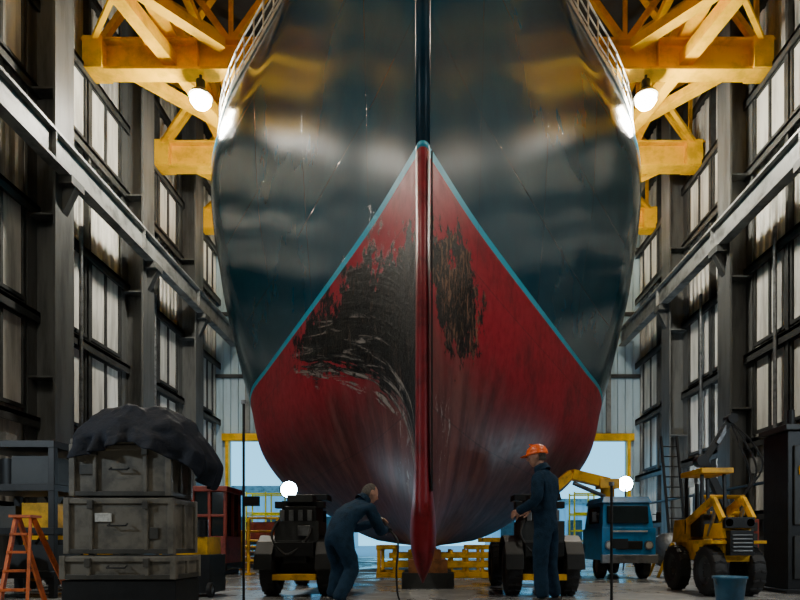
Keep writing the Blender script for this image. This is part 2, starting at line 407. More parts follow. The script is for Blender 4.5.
def hw(y,z):
    return pch(zs,[pch(S,r[1],y) for r in T],z)
ship=empty('ship',(-.06,0,0))
b=B('hull')
NY=90; NZ=90; YE=30.0
Ys=[7+(YE-7)*(i/NY)**1.25 for i in range(NY+1)]
Zs=[.60+13.6*(j/NZ)**1.15 for j in range(NZ+1)]
W={(i,j):hw(Ys[i],Zs[j]) for i in range(NY+1) for j in range(NZ+1)}
for sg in(-1,1):
    vs=[(sg*W[i,j],Ys[i],Zs[j]) for i in range(NY+1) for j in range(NZ+1)]
    fs=[]
    for i in range(NY):
        for j in range(NZ):
            q_=(i*(NZ+1)+j,(i+1)*(NZ+1)+j,(i+1)*(NZ+1)+j+1,i*(NZ+1)+j+1)
            fs.append(q_ if sg>0 else q_[::-1])
    b.geo(vs,fs,m_hull,True)
b.geo([(s_*W[i,0],Ys[i],.60) for i in range(NY+1) for s_ in(-1,1)],[(2*i,2*i+1,2*i+3,2*i+2) for i in range(NY)],m_hull)
b.geo([(s_*W[i,NZ],Ys[i],14.15) for i in range(NY+1) for s_ in(-1,1)],[(2*i,2*i+1,2*i+3,2*i+2) for i in range(NY)],m_deck)
b.geo([(s_*W[NY,j],YE,Zs[j]) for j in range(NZ+1) for s_ in(-1,1)],[(2*j,2*j+1,2*j+3,2*j+2) for j in range(NZ)],m_hull)
b.done(ship)
b=B('stem_and_forefoot')
def ring(z,w,y0,y1,n=14):
    out=[]
    for i in range(n):
        t=2*math.pi*i/n; c_,s_=math.cos(t),math.sin(t)
        out.append((w*math.copysign(abs(c_)**.9,c_),(y0+y1)/2+(y1-y0)/2*s_,z))
    return out
b.loft([ring(z,w,a,c) for z,w,a,c in((.235,.012,6.98,7.06),(.32,.05,6.9,7.3),(.45,.105,6.84,7.7),(.62,.15,6.8,8.1),(.82,.165,6.79,8.1),(1.05,.15,6.8,7.9),(1.3,.12,6.82,7.6),(1.6,.10,6.86,7.3),(2.2,.088,6.88,7.2),(3.5,.085,6.88,7.2),(5.25,.085,6.88,7.2))],m_stem)
b.loft([ring(z,w,6.88,7.2) for z,w in((5.25,.0855),(5.32,.0855))],M('stripe_cyan',(.02,.36,.52),.4))
b.loft([ring(z,w,6.88,7.2) for z,w in((5.32,.086),(8,.09),(14.3,.095))],m_stemb)
b.bar((.105,6.93,1.3),(.105,6.93,5.2),.02,.1,m_blk); b.done(ship)
b=B('deck_railing')
for s_ in(-1,1):
    P=[]
    yy=7.2
    while yy<YE: P.append(V((s_*(hw(yy,14.2)-.02),yy,14.2))); yy+=.55
    for i,p_ in enumerate(P):
        b.cyl(p_,p_+V((0,0,.95)),.025,m_rail,seg=6)
    for h in(.3,.62,.95):
        for a,c in zip(P,P[1:]): b.cyl(a+V((0,0,h)),c+V((0,0,h)),.022 if h<.9 else .03,m_rail,seg=6)
    for a,c in zip(P,P[1:]):
        b.bar(a+V((s_*.03,0,-.02)),c+V((s_*.03,0,-.02)),.1,.14,m_rail)
b.done(ship)
b=B('deckhouse'); b.box((0,26.5,15.0),(8,5,1.6),m_rail)
for i in range(5): b.box((-3+i*1.5,23.98,15.2),(1,.06,.6),m_glass)
b.done(ship,.08)
b=B('keel_blocks')
for yy in(9.4,10.5,14,15.6,17.2,18.8,20.4,22,23.6,25.2,26.8,28.4):
    b.box((0,yy,.12),(.8,.45,.24),m_dark); b.box((0,yy,.34),(.6,.4,.2),m_wood); b.box((0,yy,.52),(.4,.38,.15),m_wood)
b.done()

b=B('hull_cradle')
for yc in(11.6,12.6):
    for z,x0,x1 in((.08,-1.0,1.55),(.28,-.85,1.45),(.46,-.75,1.4)): b.bar((x0,yc,z),(x1,yc,z),.14,.11,m_yel2)
    for x0,x1,z in((-1.0,-.62,.62),(.75,1.5,.62),(1.05,1.5,.76)): b.bar((x0,yc,z),(x1,yc,z),.12,.09,m_yel2)
    for xx in(-.95,-.65,-.35,.45,.75,1.05,1.35): b.box((xx,yc,.3),(.07,.1,.55),m_yel2)
for xx in(-.95,1.45):
    b.bar((xx,11.6,.1),(xx,12.6,.1),.1,.12,m_yel2); b.bar((xx,11.6,.6),(xx,12.6,.6),.1,.1,m_yel2)
b.done(bevel=.01)

# ---------------------------------------------------------------- jack trolleys
def trolley(cx,y0,sg):
    b=B('boat_jack_trolley')
    for yy in(y0,y0+1.9):
        for dx in(-.37,.37):
            b.wheel((cx+dx,yy+.28,.36),(1,0,0),.36,.20,m_dark,20)
        b.cyl((cx-.45,yy+.28,.36),(cx+.45,yy+.28,.36),.07,m_blk)
        b.box((cx,yy+.28,.40),(.46,.3,.24),m_blk)
    b.box((cx,y0-.06,.26),(.56,.10,.08),m_yel2)
    b.box((cx,y0+1.1,.62),(.50,2.4,.18),m_blk); b.box((cx,y0+1.1,.50),(.3,2.3,.12),m_blk)
    b.box((cx,y0+.05,.62),(.52,.08,.22),m_dark)
    b.box((cx,y0+.35,.84),(.58,.6,.3),m_dark); b.box((cx-sg*.05,y0+.3,1.08),(.42,.5,.2),m_blk)
    b.box((cx+.1,y0+.03,.86),(.16,.03,.14),m_steel)
    b.cyl((cx-.17,y0+.25,.9),(cx-.17,y0+.25,1.26),.07,m_blk); b.cyl((cx+.2,y0+.3,.95),(cx+.2,y0+.3,1.22),.05,m_steel)
    b.box((cx,y0+.3,1.21),(.66,.16,.09),m_blk); b.box((cx+.02,y0+.3,1.29),(.34,.3,.1),m_dark)
    for i in range(4): b.box((cx-.18+i*.12,y0+.01,1.06),(.06,.02,.14),m_steel)
    for dx in(-.39,.39):
        for i in range(7):
            t=math.pi*(i+.5)/7; c=V((cx+dx,y0+.28+math.cos(t)*.43,.36+math.sin(t)*.43))
            b.box(c,(.23,.2,.025),m_blk,rx=t-math.pi/2)
    yy=y0+1.6
    b.cyl((cx,yy,.7),(cx,yy,1.2),.13,m_blk); b.cyl((cx,yy,1.2),(cx,yy,1.36),.06,m_steel); b.box((cx,yy,1.4),(.36,.4,.09),m_blk)
    b.tube(catmull([(cx-.2,y0+.1,1.05),(cx-.3,y0-.05,.8),(cx-.1,y0-.1,.55),(cx+.15,y0-.05,.75),(cx+.2,y0+.1,.95)]),.018,m_black,6)
    b.done(bevel=.012)
trolley(-1.72,7.8,-1)
trolley(1.50,7.8,1)

# ---------------------------------------------------------------- people
def skin(name,verts,edges,mat,parent,root=0,sub=2):
    bm=bmesh.new(); L=bm.verts.layers.skin.verify(); bv=[]
    for i,(p_,r) in enumerate(verts):
        v=bm.verts.new(p_); v[L].radius=r if isinstance(r,tuple) else (r,r); v[L].use_root=(i==root); bv.append(v)
    for a,c in edges: bm.edges.new((bv[a],bv[c]))
    me=bpy.data.meshes.new(name); bm.to_mesh(me); bm.free()
    me.materials.append(mat); o=bpy.data.objects.new(name,me); sc.collection.objects.link(o); o.parent=parent
    s_=o.modifiers.new('skin','SKIN'); s_.use_smooth_shade=True; s_.branch_smoothing=.6
    if sub: u=o.modifiers.new('sub','SUBSURF'); u.levels=sub; u.render_levels=sub
    return o
def head(parent,c,f,up,hair=True,hat=False):
    f=V(f).normalized(); r=f.cross(V(up)).normalized(); u=r.cross(f).normalized(); c=V(c)
    def W_(a,b_,d): return c+r*a+f*b_+u*d
    def shape(p_,grow=0):
        x_,y_,z_=p_
        X=x_*.076;Y=y_*.096;Z=z_*.118
        if Z<0: X*=1-.30*(-Z/.118)**1.3; 
        if Y>0 and Z<-.02: Y*=1-.10*(-Z/.118)
        if Y<0 and Z<-.04: Y*=.82
        g=lambda cx,cz,sx,sz: math.exp(-((X-cx)/sx)**2-((Z-cz)/sz)**2)
        if Y>.02:
            Y+=.024*g(0,-.018,.011,.020)+.008*g(0,.005,.008,.02)
            Y-=.012*g(.031,.008,.016,.011)+.012*g(-.031,.008,.016,.011)
            Y+=.006*g(0,.026,.045,.008)+.007*g(0,-.058,.022,.006)+.006*g(0,-.072,.02,.006)-.004*g(0,-.065,.022,.003)+.010*g(0,-.098,.022,.014)
            Y+=.004*g(.04,-.025,.02,.02)+.004*g(-.04,-.025,.02,.02)
        k_=1+grow; return X*k_,Y*k_,Z*k_
    bm=bmesh.new(); bmesh.ops.create_icosphere(bm,subdivisions=5,radius=1)
    for v in bm.verts: v.co=W_(*shape(v.co))
    for fc in bm.faces: fc.smooth=True
    me=bpy.data.meshes.new('head'); bm.to_mesh(me); bm.free(); me.materials.append(m_skin)
    o=bpy.data.objects.new('head',me); sc.collection.objects.link(o); o.parent=parent
    b=B('ears_and_eyes')
    for s_ in(-1,1):
        rr=[]
        for i in range(5):
            t=i/4; w=math.sin(math.pi*(.15+.7*t))
            rr.append([W_(s_*(.070+.016*t),-.008+.020*w*math.cos(a)-.006*t,-.004+.032*w*math.sin(a)) for a in[2*math.pi*j/12 for j in range(12)]])
        b.loft(rr,m_skin)
        b.lathe(W_(s_*.031,.077,.008),f,[(.001,.010),(.006,.008),(.010,.0),(.001,-.008)],m_rail,12)
        b.lathe(W_(s_*.031,.0865,.008),f,[(.001,.002),(.004,.001),(.005,-.002)],m_blk,10)
    b.done(parent)
    if hair:
        bm=bmesh.new(); bmesh.ops.create_icosphere(bm,subdivisions=5,radius=1)
        dl=[]
        for v in bm.verts:
            x_,y_,z_=v.co
            keep=(z_>.62+.35*max(y_,0)) or (y_<.12 and z_>-.42+.5*max(0,y_+.2)) and y_<.25
            if abs(x_)>.8 and -.35<z_<.2 and y_>-.35: keep=False
            if not keep: dl.append(v)
            X=shape(v.co,.045+.012*noise.noise(v.co*9)); v.co=W_(*X)
        bmesh.ops.delete(bm,geom=dl,context='VERTS')
        for fc in bm.faces: fc.smooth=True
        me=bpy.data.meshes.new('hair'); bm.to_mesh(me); bm.free(); me.materials.append(m_hair)
        o=bpy.data.objects.new('hair',me); sc.collection.objects.link(o); o.parent=parent
    if hat:
        b=B('hard_hat'); rings=[]
        for i in range(9):
            t=i/8*math.pi/2*.97; R=math.cos(t); H=math.sin(t)
            rings.append([W_(R*.098*math.cos(a),-.004+R*.120*math.sin(a),.035+H*.105) for a in[2*math.pi*j/28 for j in range(28)]])
        rings.insert(0,[W_(.104*math.cos(a),-.002+.126*math.sin(a)+(.065*max(0,math.sin(a))**2),.028-.012*max(0,math.sin(a))) for a in[2*math.pi*j/28 for j in range(28)]])
        b.loft(rings,m_hat)
        b.bar(W_(0,-.10,.10),W_(0,.07,.145),.03,.012,m_hat)
        b.done(parent)
def hand(parent,wr,d,pn,thumb,curl=.5,mat=None,name='hand'):
    d=V(d).normalized(); pn=V(pn); pn=(pn-d*pn.dot(d)).normalized(); ac=d.cross(pn).normalized()*thumb; wr=V(wr)
    vs=[(wr-d*.03,.027),(wr+d*.012,(.024,.02))]; es=[(0,1)]
    for i,(ln,off) in enumerate(((.9,.030),(1.,.010),(.94,-.011),(.76,-.030))):
        kx=wr+d*(.088-.006*abs(i-1))+ac*off; n0=len(vs)
        vs.append((wr+d*.045+ac*off*.7,(.015,.013))); vs.append((kx,.0105)); es+= [(1,n0),(n0,n0+1)]
        p_=kx; ang=0
        for j,sl in enumerate((.042,.027,.021)):
            ang+=curl*(.7+.3*j); p_=p_+(d*math.cos(ang)+pn*math.sin(ang)+ac*off*.6)*sl*ln
            vs.append((p_,.0095-.0012*j)); es.append((len(vs)-2,len(vs)-1))
    n0=len(vs); t0=wr+d*.03+ac*.026+pn*.008
    vs.append((t0,.014)); es.append((1,n0)); dd=(d*.75+ac*.65+pn*.25*(1+curl)).normalized()
    vs.append((t0+dd*.035,.012)); es.append((n0,n0+1)); dd=(d*.95+ac*.25+pn*.45*(curl+.5)).normalized()
    vs.append((vs[-1][0]+dd*.03,.0105)); es.append((n0+1,n0+2)); vs.append((vs[-1][0]+dd*.022,.009)); es.append((n0+2,n0+3))
    return skin(name,vs,es,mat or m_skin,parent,0,1)
def person(name,base,f,J,hat,facef,faceup,curl,headc,pn):
    f=V((f[0],f[1],0)).normalized(); r=f.cross(V((0,0,1))); e=empty(name); base=V(base)
    P=lambda a:base+r*a[0]+f*a[1]+V((0,0,a[2]))
    order=['pelvis','waist','chest','neck','hipL','kneeL','ankL','hipR','kneeR','ankR','shL','elL','wrL','shR','elR','wrR','calfL','calfR','collar']
    rad=dict(pelvis=(.165,.135),waist=(.150,.12),chest=(.175,.135),neck=(.085,.08),collar=(.062,.06),hipL=.112,hipR=.112,kneeL=.086,kneeR=.086,calfL=.080,calfR=.080,ankL=.074,ankR=.074,shL=.085,shR=.085,elL=.064,elR=.064,wrL=.046,wrR=.046)
    for s_ in'LR':
        J['calf'+s_]=tuple(.55*a+.45*b_ for a,b_ in zip(J['knee'+s_],J['ank'+s_]))
    n_=V(J['neck']);ch=V(J['chest']); J['collar']=tuple(n_+(n_-ch).normalized()*.035)
    vs=[(P(J[o]),rad[o]) for o in order]; ix={o:i for i,o in enumerate(order)}
    E=[('pelvis','waist'),('waist','chest'),('chest','neck'),('neck','collar'),('pelvis','hipL'),('hipL','kneeL'),('kneeL','calfL'),('calfL','ankL'),('pelvis','hipR'),('hipR','kneeR'),('kneeR','calfR'),('calfR','ankR'),('chest','shL'),('shL','elL'),('elL','wrL'),('chest','shR'),('shR','elR'),('elR','wrR')]
    o=skin('coverall',vs,[(ix[a],ix[c]) for a,c in E],m_navy,e,0,3)
    tx=bpy.data.textures.new('cloth_folds','CLOUDS'); tx.noise_scale=.09; tx.noise_depth=2
    d_=o.modifiers.new('folds','DISPLACE'); d_.texture=tx; d_.strength=.022; d_.texture_coords='GLOBAL'; d_.mid_level=.5
    hc=P(headc); nk=P(J['neck'])
    skin('neck',[(nk,.058),((nk*.5+hc*.5),.055),(hc-V((0,0,.02)),.05)],[(0,1),(1,2)],m_skin,e,0,2)
    ff=r*facef[0]+f*facef[1]+V((0,0,facef[2])); uu=r*faceup[0]+f*faceup[1]+V((0,0,faceup[2]))
    head(e,hc,ff,uu,True,hat)
    b=B('belt_and_collar')
    ax=(hc-nk).normalized(); b.lathe(nk+ax*.02,ax,[(.092,-.02),(.084,.02),(.074,.05),(.066,.045),(.07,.0)],m_navy,20)
    b.done(e)
    for s_,sg in(('L',-1),('R',1)):
        w=P(J['wr'+s_]); el=P(J['el'+s_]); d=(w-el).normalized()
        b=B('cuff'); b.lathe(w,d,[(.048,-.03),(.049,.0),(.045,.015),(.036,.012)],m_navy,16); b.done(e)
        palm=r*(pn[0]*-sg)+f*pn[1]+V((0,0,pn[2]))
        hand(e,w+d*.015,d,palm,1 if sg<0 else -1,curl,m_skin,'hand_'+s_)
        a=P(J['ank'+s_]); a=V((a.x,a.y,0)); g=lambda q,h:a+f*q+V((0,0,h))+r*sg*max(0,q)*.15
        skin('boot_'+s_,[(a+V((0,0,.15)),.062),(g(-.02,.065),(.055,.055)),(g(.09,.05),(.052,.045)),(g(.17,.042),(.05,.036)),(g(-.065,.05),(.045,.045))],[(0,1),(1,2),(2,3),(1,4)],m_boot,e,1,2)
    return e,P
J=dict(pelvis=(0,0,.96),waist=(0,.015,1.13),chest=(0,.03,1.31),neck=(0,.05,1.475),hipL=(-.095,0,.88),kneeL=(-.11,.03,.50),ankL=(-.13,-.01,.10),hipR=(.095,0,.88),kneeR=(.12,.03,.5),ankR=(.15,-.03,.10),
 shL=(-.185,.02,1.41),elL=(-.25,.0,1.14),wrL=(-.20,.22,1.05),shR=(.185,.02,1.41),elR=(.25,.05,1.15),wrR=(.16,.26,1.08))
person('shipyard_worker',(1.28,6.45,0),(-.80,.60),J,True,(-.25,1,-.10),(0,.1,1),.45,(0,.12,1.635),(1,.2,-.3))
J=dict(pelvis=(0,-.06,.83),waist=(0,.06,.95),chest=(0,.20,1.06),neck=(0,.335,1.155),hipL=(-.1,-.06,.76),kneeL=(-.12,.12,.45),ankL=(-.14,.02,.10),hipR=(.1,-.06,.76),kneeR=(.15,.05,.43),ankR=(.18,-.20,.10),
 shL=(-.18,.27,1.09),elL=(-.22,.42,.86),wrL=(-.06,.60,.93),shR=(.18,.27,1.09),elR=(.27,.36,.82),wrR=(.14,.56,.85))
e,P=person('shipyard_worker',(-.94,6.35,0),(.62,.78),J,False,(.25,1,-.35),(0,.45,1),.7,(.02,.445,1.245),(1,.3,-.3))
b=B('air_grinder'); b.cyl(P((.16,.62,.84)),P((-.08,.72,.97)),.028,m_blk); b.cyl(P((-.08,.72,.97)),P((-.14,.76,.93)),.045,m_steel); b.cyl(P((-.14,.76,.93)),P((-.15,.77,.915)),.065,m_dark)
b.tube(catmull([P((.16,.62,.84)),P((.3,.6,.7)),P((.32,.55,.35)),P((.25,.7,.04)),P((.7,.5,.02)),P((1.4,.9,.02))],10),.011,m_black,6)
b.done(e)

# ---------------------------------------------------------------- equipment cases + tarpaulin
b=B('equipment_case_stack')
cx,cy=-3.14,6.4
b.box((cx,cy,.16),(1.16,.62,.32),m_blk)
for dx in(-.48,.48):
    for dy in(-.24,.24): b.cyl((cx+dx,cy+dy,.0),(cx+dx,cy+dy,.16),.07,m_black)
def case(z0,z1,w,d,nl=2):
    z=(z0+z1)/2; b.box((cx,cy,z),(w,d,z1-z0-.02),m_olive)
    for zz in(z0+.035,z1-.045): b.box((cx,cy,zz),(w+.05,d+.05,.05),m_olived if zz<z else m_olive)
    for dx in(-1,1):
        for dy in(-1,1): b.box((cx+dx*(w/2),cy+dy*(d/2),z),(.06,.06,z1-z0-.02),m_olive)
    for i in(-.22,.22):
        b.box((cx+i*w*1.2,cy-d/2-.01,z),(.035,.04,z1-z0-.1),m_olive)
        b.box((cx+i*w*1.2,cy-d/2-.035,z1-.08),(.06,.03,.09),m_olived)
    b.box((cx+w/2+.01,cy,z),(.03,.05,z1-z0-.1),m_olive)
    b.tube([(cx-.09,cy-d/2-.02,z+.02),(cx-.09,cy-d/2-.06,z+.0),(cx+.09,cy-d/2-.06,z),(cx+.09,cy-d/2-.02,z+.02)],.010,m_blk,6)
case(.32,.58,1.12,.62); case(.58,1.17,1.06,.58); case(1.17,1.72,.98,.52)
b.box((cx,cy,1.74),(1.02,.56,.05),m_olive)
b.box((cx-.16,cy-.302,.96),(.17,.012,.09),m_label); b.box((cx+.35,cy-.302,.8),(.1,.012,.12),m_olived)
b.box((cx-.35,cy-.272,1.45),(.14,.012,.1),m_olived)
b.done(bevel=.012)
b=B('draped_tarpaulin')
rings=[];NA=120;NR=34
for i in range(NR+1):
    t=i/NR; ring_=[]
    for j in range(NA):
        a=2*math.pi*j/NA; c_,s_=math.cos(a),math.sin(a)
        sq=1/max(abs(c_),abs(s_),.001)
        ex=.55+(.08 if c_>0 else 0.02)*abs(c_); ey=.35
        tt=min(t/.6,1)
        lump=.10*noise.noise(V((c_*1.7*t,s_*1.7*t,1.3)))+.07*noise.noise(V((c_*5*t,s_*5*t,7)))
        x_=cx+.04+c_*ex*sq**.55*tt; y_=cy+s_*ey*sq**.5*tt
        z_=1.86+ .28*(1-tt**2.4)*(1+.25*c_*tt)+lump*(1-tt*.4)
        if t>.6:
            dr=(t-.6)/.4; L=.22+.10*noise.noise(V((c_*1.5,s_*1.5,4)))+.30*max(0,c_)**2+.10*max(0,-c_)**3
            fold=(.05*math.sin(a*15+2*math.sin(a*3))+.03*math.sin(a*29+3))*dr
            x_+=c_*(fold+.05*dr+.22*max(0,c_)*math.sin(dr*2.6)); y_+=s_*(fold+.06*dr); z_-=L*dr+.01
        z_=max(z_,1.80) if (t<=.6) else z_
        cr=.03*noise.noise(V((x_*6,y_*6,z_*6)))+.02*noise.noise(V((x_*13,y_*13,z_*13))); ring_.append((x_+c_*cr,y_+s_*cr,z_+abs(cr)*1.3))
    rings.append(ring_)
b.loft(rings,m_tarp,cap=False)
o=b.done(); so=o.modifiers.new('s','SOLIDIFY'); so.thickness=.02; so.offset=1; u=o.modifiers.new('u','SUBSURF'); u.levels=1; u.render_levels=1
b=B('hydraulic_power_pack')
b.box((-3.05,8.0,.3),(.5,.6,.5),m_blk); b.box((-3.05,8.0,.66),(.4,.5,.24),m_yel2); b.cyl((-2.95,7.8,.78),(-2.95,7.8,1.0),.09,m_blk); b.cyl((-3.15,8.0,.78),(-3.15,8.0,.95),.06,m_steel)
for dx in(-.2,.2): b.wheel((-3.05+dx*1.3,7.7,.1),(1,0,0),.1,.06,m_steel,8)
b.done(bevel=.01)
b=B('wooden_step_ladder')
for dx,tx in((-.15,-.08),(.15,.08)):
    b.bar((-4.36+dx,6.3,0),(-4.55+tx,6.75,1.0),.03,.07,m_lad); b.bar((-4.4+dx*1.1,7.15,0),(-4.55+tx,6.78,1.0),.03,.05,m_lad)
for i in range(1,5):
    t=i/5; x0=-4.36-.19*t; w=.30-.14*t; b.box((x0,6.3+.45*t,t),(w,.11,.025),m_lad)
b.box((-4.55,6.78,1.0),(.24,.2,.03),m_lad); b.done()
b=B('storage_rack')
for xx in(-5.8,-4.75):
    for yy in(7.6,8.5): b.box((xx,yy,.98),(.08,.08,1.96),m_blk)
for z in(.3,.85,1.4,1.95): b.box((-5.28,8.05,z),(1.15,1.0,.09),m_blk)
b.bar((-5.8,8.5,.3),(-4.75,8.5,1.95),.03,.03,m_blk); b.bar((-4.75,8.5,.3),(-5.8,8.5,1.95),.03,.03,m_blk)
b.box((-5.1,8.0,.5),(.6,.6,.35),m_dark); b.box((-5.5,8.0,1.03),(.35,.5,.3),m_olived); b.box((-5.05,8.0,1.05),(.4,.5,.34),m_yel2)
b.cyl((-5.5,7.95,1.42),(-5.5,7.95,1.80),.15,m_blk); b.box((-5.1,7.95,1.62),(.5,.5,.4),m_dark); b.done(bevel=.006)
b=B('cable_reel')
b.lathe((-5.45,7.0,.42),(1,.3,0),[(.06,-.2),(.42,-.2),(.42,-.16),(.18,-.16),(.18,.16),(.42,.16),(.42,.2),(.06,.2)],m_blk,28)
b.lathe((-5.45,7.0,.42),(1,.3,0),[(.18,-.15),(.32,-.15),(.34,0),(.32,.15),(.18,.15)],m_black,28); b.done()
b=B('compact_compressor')
gx=-5.7
b.box((gx,9.5,.62),(1.0,.8,.55),m_yel2); b.box((gx,9.5,.95),(.7,.6,.12),m_blk); b.box((gx,9.08,.6),(.6,.04,.3),m_blk)
for dx in(-.4,.4): b.wheel((gx+dx,9.2,.25),(1,0,0),.25,.14,m_yel2,12); b.wheel((gx+dx,9.8,.25),(1,0,0),.25,.14,m_yel2,12)
b.cyl((gx+.25,9.5,1.0),(gx+.25,9.5,1.35),.05,m_blk); b.tube([(gx-.35,9.5,.9),(gx-.35,9.5,1.25),(gx+.35,9.5,1.25)],.03,m_yel2); b.done(bevel=.02)
b=B('control_booth')
bx,by=-4.95,13.6
b.box((bx,by,.18),(1.15,1.1,.16),m_blk); b.box((bx,by,.55),(1.1,1.05,.6),m_redc); b.box((bx,by,1.35),(1.0,.95,1.0),m_glass); b.box((bx,by,1.88),(1.18,1.15,.12),m_redc)
for dx in(-.53,-.18,.18,.53): b.box((bx+dx,by-.5,1.33),(.07,.06,1.04),m_redc)
for dy in(-.5,0,.5): b.box((bx+.52,by+dy,1.33),(.06,.07,1.04),m_redc)
b.box((bx,by-.5,1.3),(1.1,.05,.06),m_redc); b.box((bx-.2,by-.54,.55),(.4,.03,.45),m_dark)
for dx in(-.45,.45): b.box((bx+dx,by,.05),(.12,1.0,.1),m_blk)
b.done(bevel=.015)
for (x0,y0,hh_,ww) in((-3.62,13.2,1.25,.65),(-6.5,15.6,1.2,.9),(-4.4,15.4,1.0,.8)):
    b=B('safety_barrier')
    for dx in(-ww/2,ww/2): b.cyl((x0+dx,y0,0),(x0+dx,y0,hh_),.035,m_yel2); b.box((x0+dx,y0,.02),(.2,.3,.04),m_yel2)
    for z in(hh_,hh_*.6,hh_*.25): b.cyl((x0-ww/2,y0,z),(x0+ww/2,y0,z),.03,m_yel2)
    b.done()
b=B('pallet_stack')
for i in range(5):
    b.box((-4.6,17.2,.13+i*.16),(1.2,1.0,.03),m_wood)
    for dx in(-.5,0,.5): b.box((-4.6+dx,17.2,.06+i*.16),(.1,1,.11),m_wood)
b.box((-4.6,17.2,1.04),(1,.8,.5),m_redc); b.done()
def staff(x,y,h):
    b=B('survey_staff'); b.cyl((x,y,.03),(x,y,h),.016,m_blk,seg=8); b.cyl((x,y,0),(x,y,.035),.12,m_blk,.10); b.box((x+.09,y,1.18*h/2.3),(.18,.05,.11),m_blk); b.cyl((x,y,h),(x,y,h+.04),.03,m_steel); b.done()
staff(-2.12,6.9,2.3); staff(2.08,6.8,1.35)
def flood(x,y,z,aim,pw,size=.16,cone=2.0,name='work_floodlight'):
    b=B(name); p_=V((x,y,z)); d=(V(aim)-p_).normalized()
    for a in(0,2.1,4.2): b.cyl((x,y,.5),(x+.3*math.cos(a),y+.3*math.sin(a),.02),.02,m_blk,seg=8)
    b.cyl((x,y,.45),(x,y,z-.12),.022,m_blk,seg=8)
    b.lathe(p_,d,[(.02,-.16),(size*.7,-.13),(size,0),(size*1.08,.02),(size*.95,.0)],m_blk,20)
    b.lathe(p_,d,[(.001,.012),(size*.6,.01),(size*.94,0)],m_lampB,20)
    o=b.done()
    ld=bpy.data.lights.new('flood_beam','SPOT'); ld.energy=pw; ld.color=(.78,.90,1); ld.spot_size=cone; ld.spot_blend=.6; ld.shadow_soft_size=.15
    lo=bpy.data.objects.new('flood_beam',ld); sc.collection.objects.link(lo); lo.location=p_+d*.06; lo.rotation_euler=d.to_track_quat('-Z','Y').to_euler(); lo.parent=o
flood(-2.55,11.0,1.68,(-3.0,0,1.2),60,.16,.8)
flood(5.0,15.2,2.2,(4.4,0,1.2),80,.2,.8)
flood(-7.5,3.5,3.0,(-1.2,9.5,3.8),380)  # unseen flood out of frame at left, added to light the hull
flood(7.5,3.5,3.0,(2.2,11,3.6),360)  # its unseen counterpart at right, also added to light the hull
flood(-6.5,20,1.8,(-11,27,6),800); flood(7.2,21,1.8,(11,28,6),800)  # wall-wash pair added to brighten the rear side walls
# ---------------------------------------------------------------- blue truck with crane arm
tr=empty('small_crane_truck')
tx,ty=3.80,11.3
b=B('cab')
b.box((tx,ty+.75,.68),(1.02,1.4,.62),m_blue)
b.box((tx,ty+.75,1.22),(.98,1.3,.50),m_blue,tx=.9,ty=.86); b.box((tx,ty+.75,1.53),(.96,1.2,.12),m_blue,tx=.9,ty=.9)
b.box((tx,ty+.12,1.24),(.78,.04,.34),m_glass,rx=-.16)
for s_ in(-1,1): b.box((tx+s_*.475,ty+.7,1.24),(.03,.7,.32),m_glass)
b.box((tx,ty+.03,.40),(1.06,.12,.16),m_steel); b.box((tx,ty+.03,.66),(.5,.03,.16),m_blk)
for s_ in(-1,1):
    b.cyl((tx+s_*.37,ty+.06,.66),(tx+s_*.37,ty+.01,.66),.085,m_steel); b.cyl((tx+s_*.37,ty+.012,.66),(tx+s_*.37,ty-.002,.66),.065,m_rail)
    b.box((tx+s_*.62,ty+.2,1.2),(.09,.04,.2),m_blk); b.bar((tx+s_*.5,ty+.2,1.25),(tx+s_*.6,ty+.2,1.25),.02,.02,m_blk)
b.box((tx,ty+.02,.92),(.7,.02,.03),m_rail); b.done(tr,.05)
b=B('chassis_and_crane')
for s_ in(-1,1):
    b.wheel((tx+s_*.42,ty+.5,.26),(1,0,0),.26,.16,m_steel,14); b.wheel((tx+s_*.42,ty+2.4,.26),(1,0,0),.26,.16,m_steel,14)
b.box((tx,ty+1.7,.42),(.7,3.2,.14),m_blk); b.box((tx,ty+2.4,.6),(1.1,1.8,.16),m_yel2)
b.cyl((tx+.1,ty+1.75,.6),(tx+.1,ty+1.75,1.95),.15,m_yel2)
b.box((tx+.1,ty+1.75,1.98),(.42,.4,.2),m_yel2)
b.bar((tx+.1,ty+1.75,2.0),(tx-.75,ty+1.5,2.16),.2,.22,m_yel2); b.bar((tx-.75,ty+1.5,2.18),(tx-1.1,ty+1.4,1.88),.14,.18,m_yel2); b.cyl((tx-.0,ty+1.6,1.7),(tx-.7,ty+1.5,1.98),.045,m_steel)
b.bar((tx-1.1,ty+1.4,1.9),(tx-1.02,ty+1.4,1.6),.08,.1,m_blk)
b.done(tr,.015)
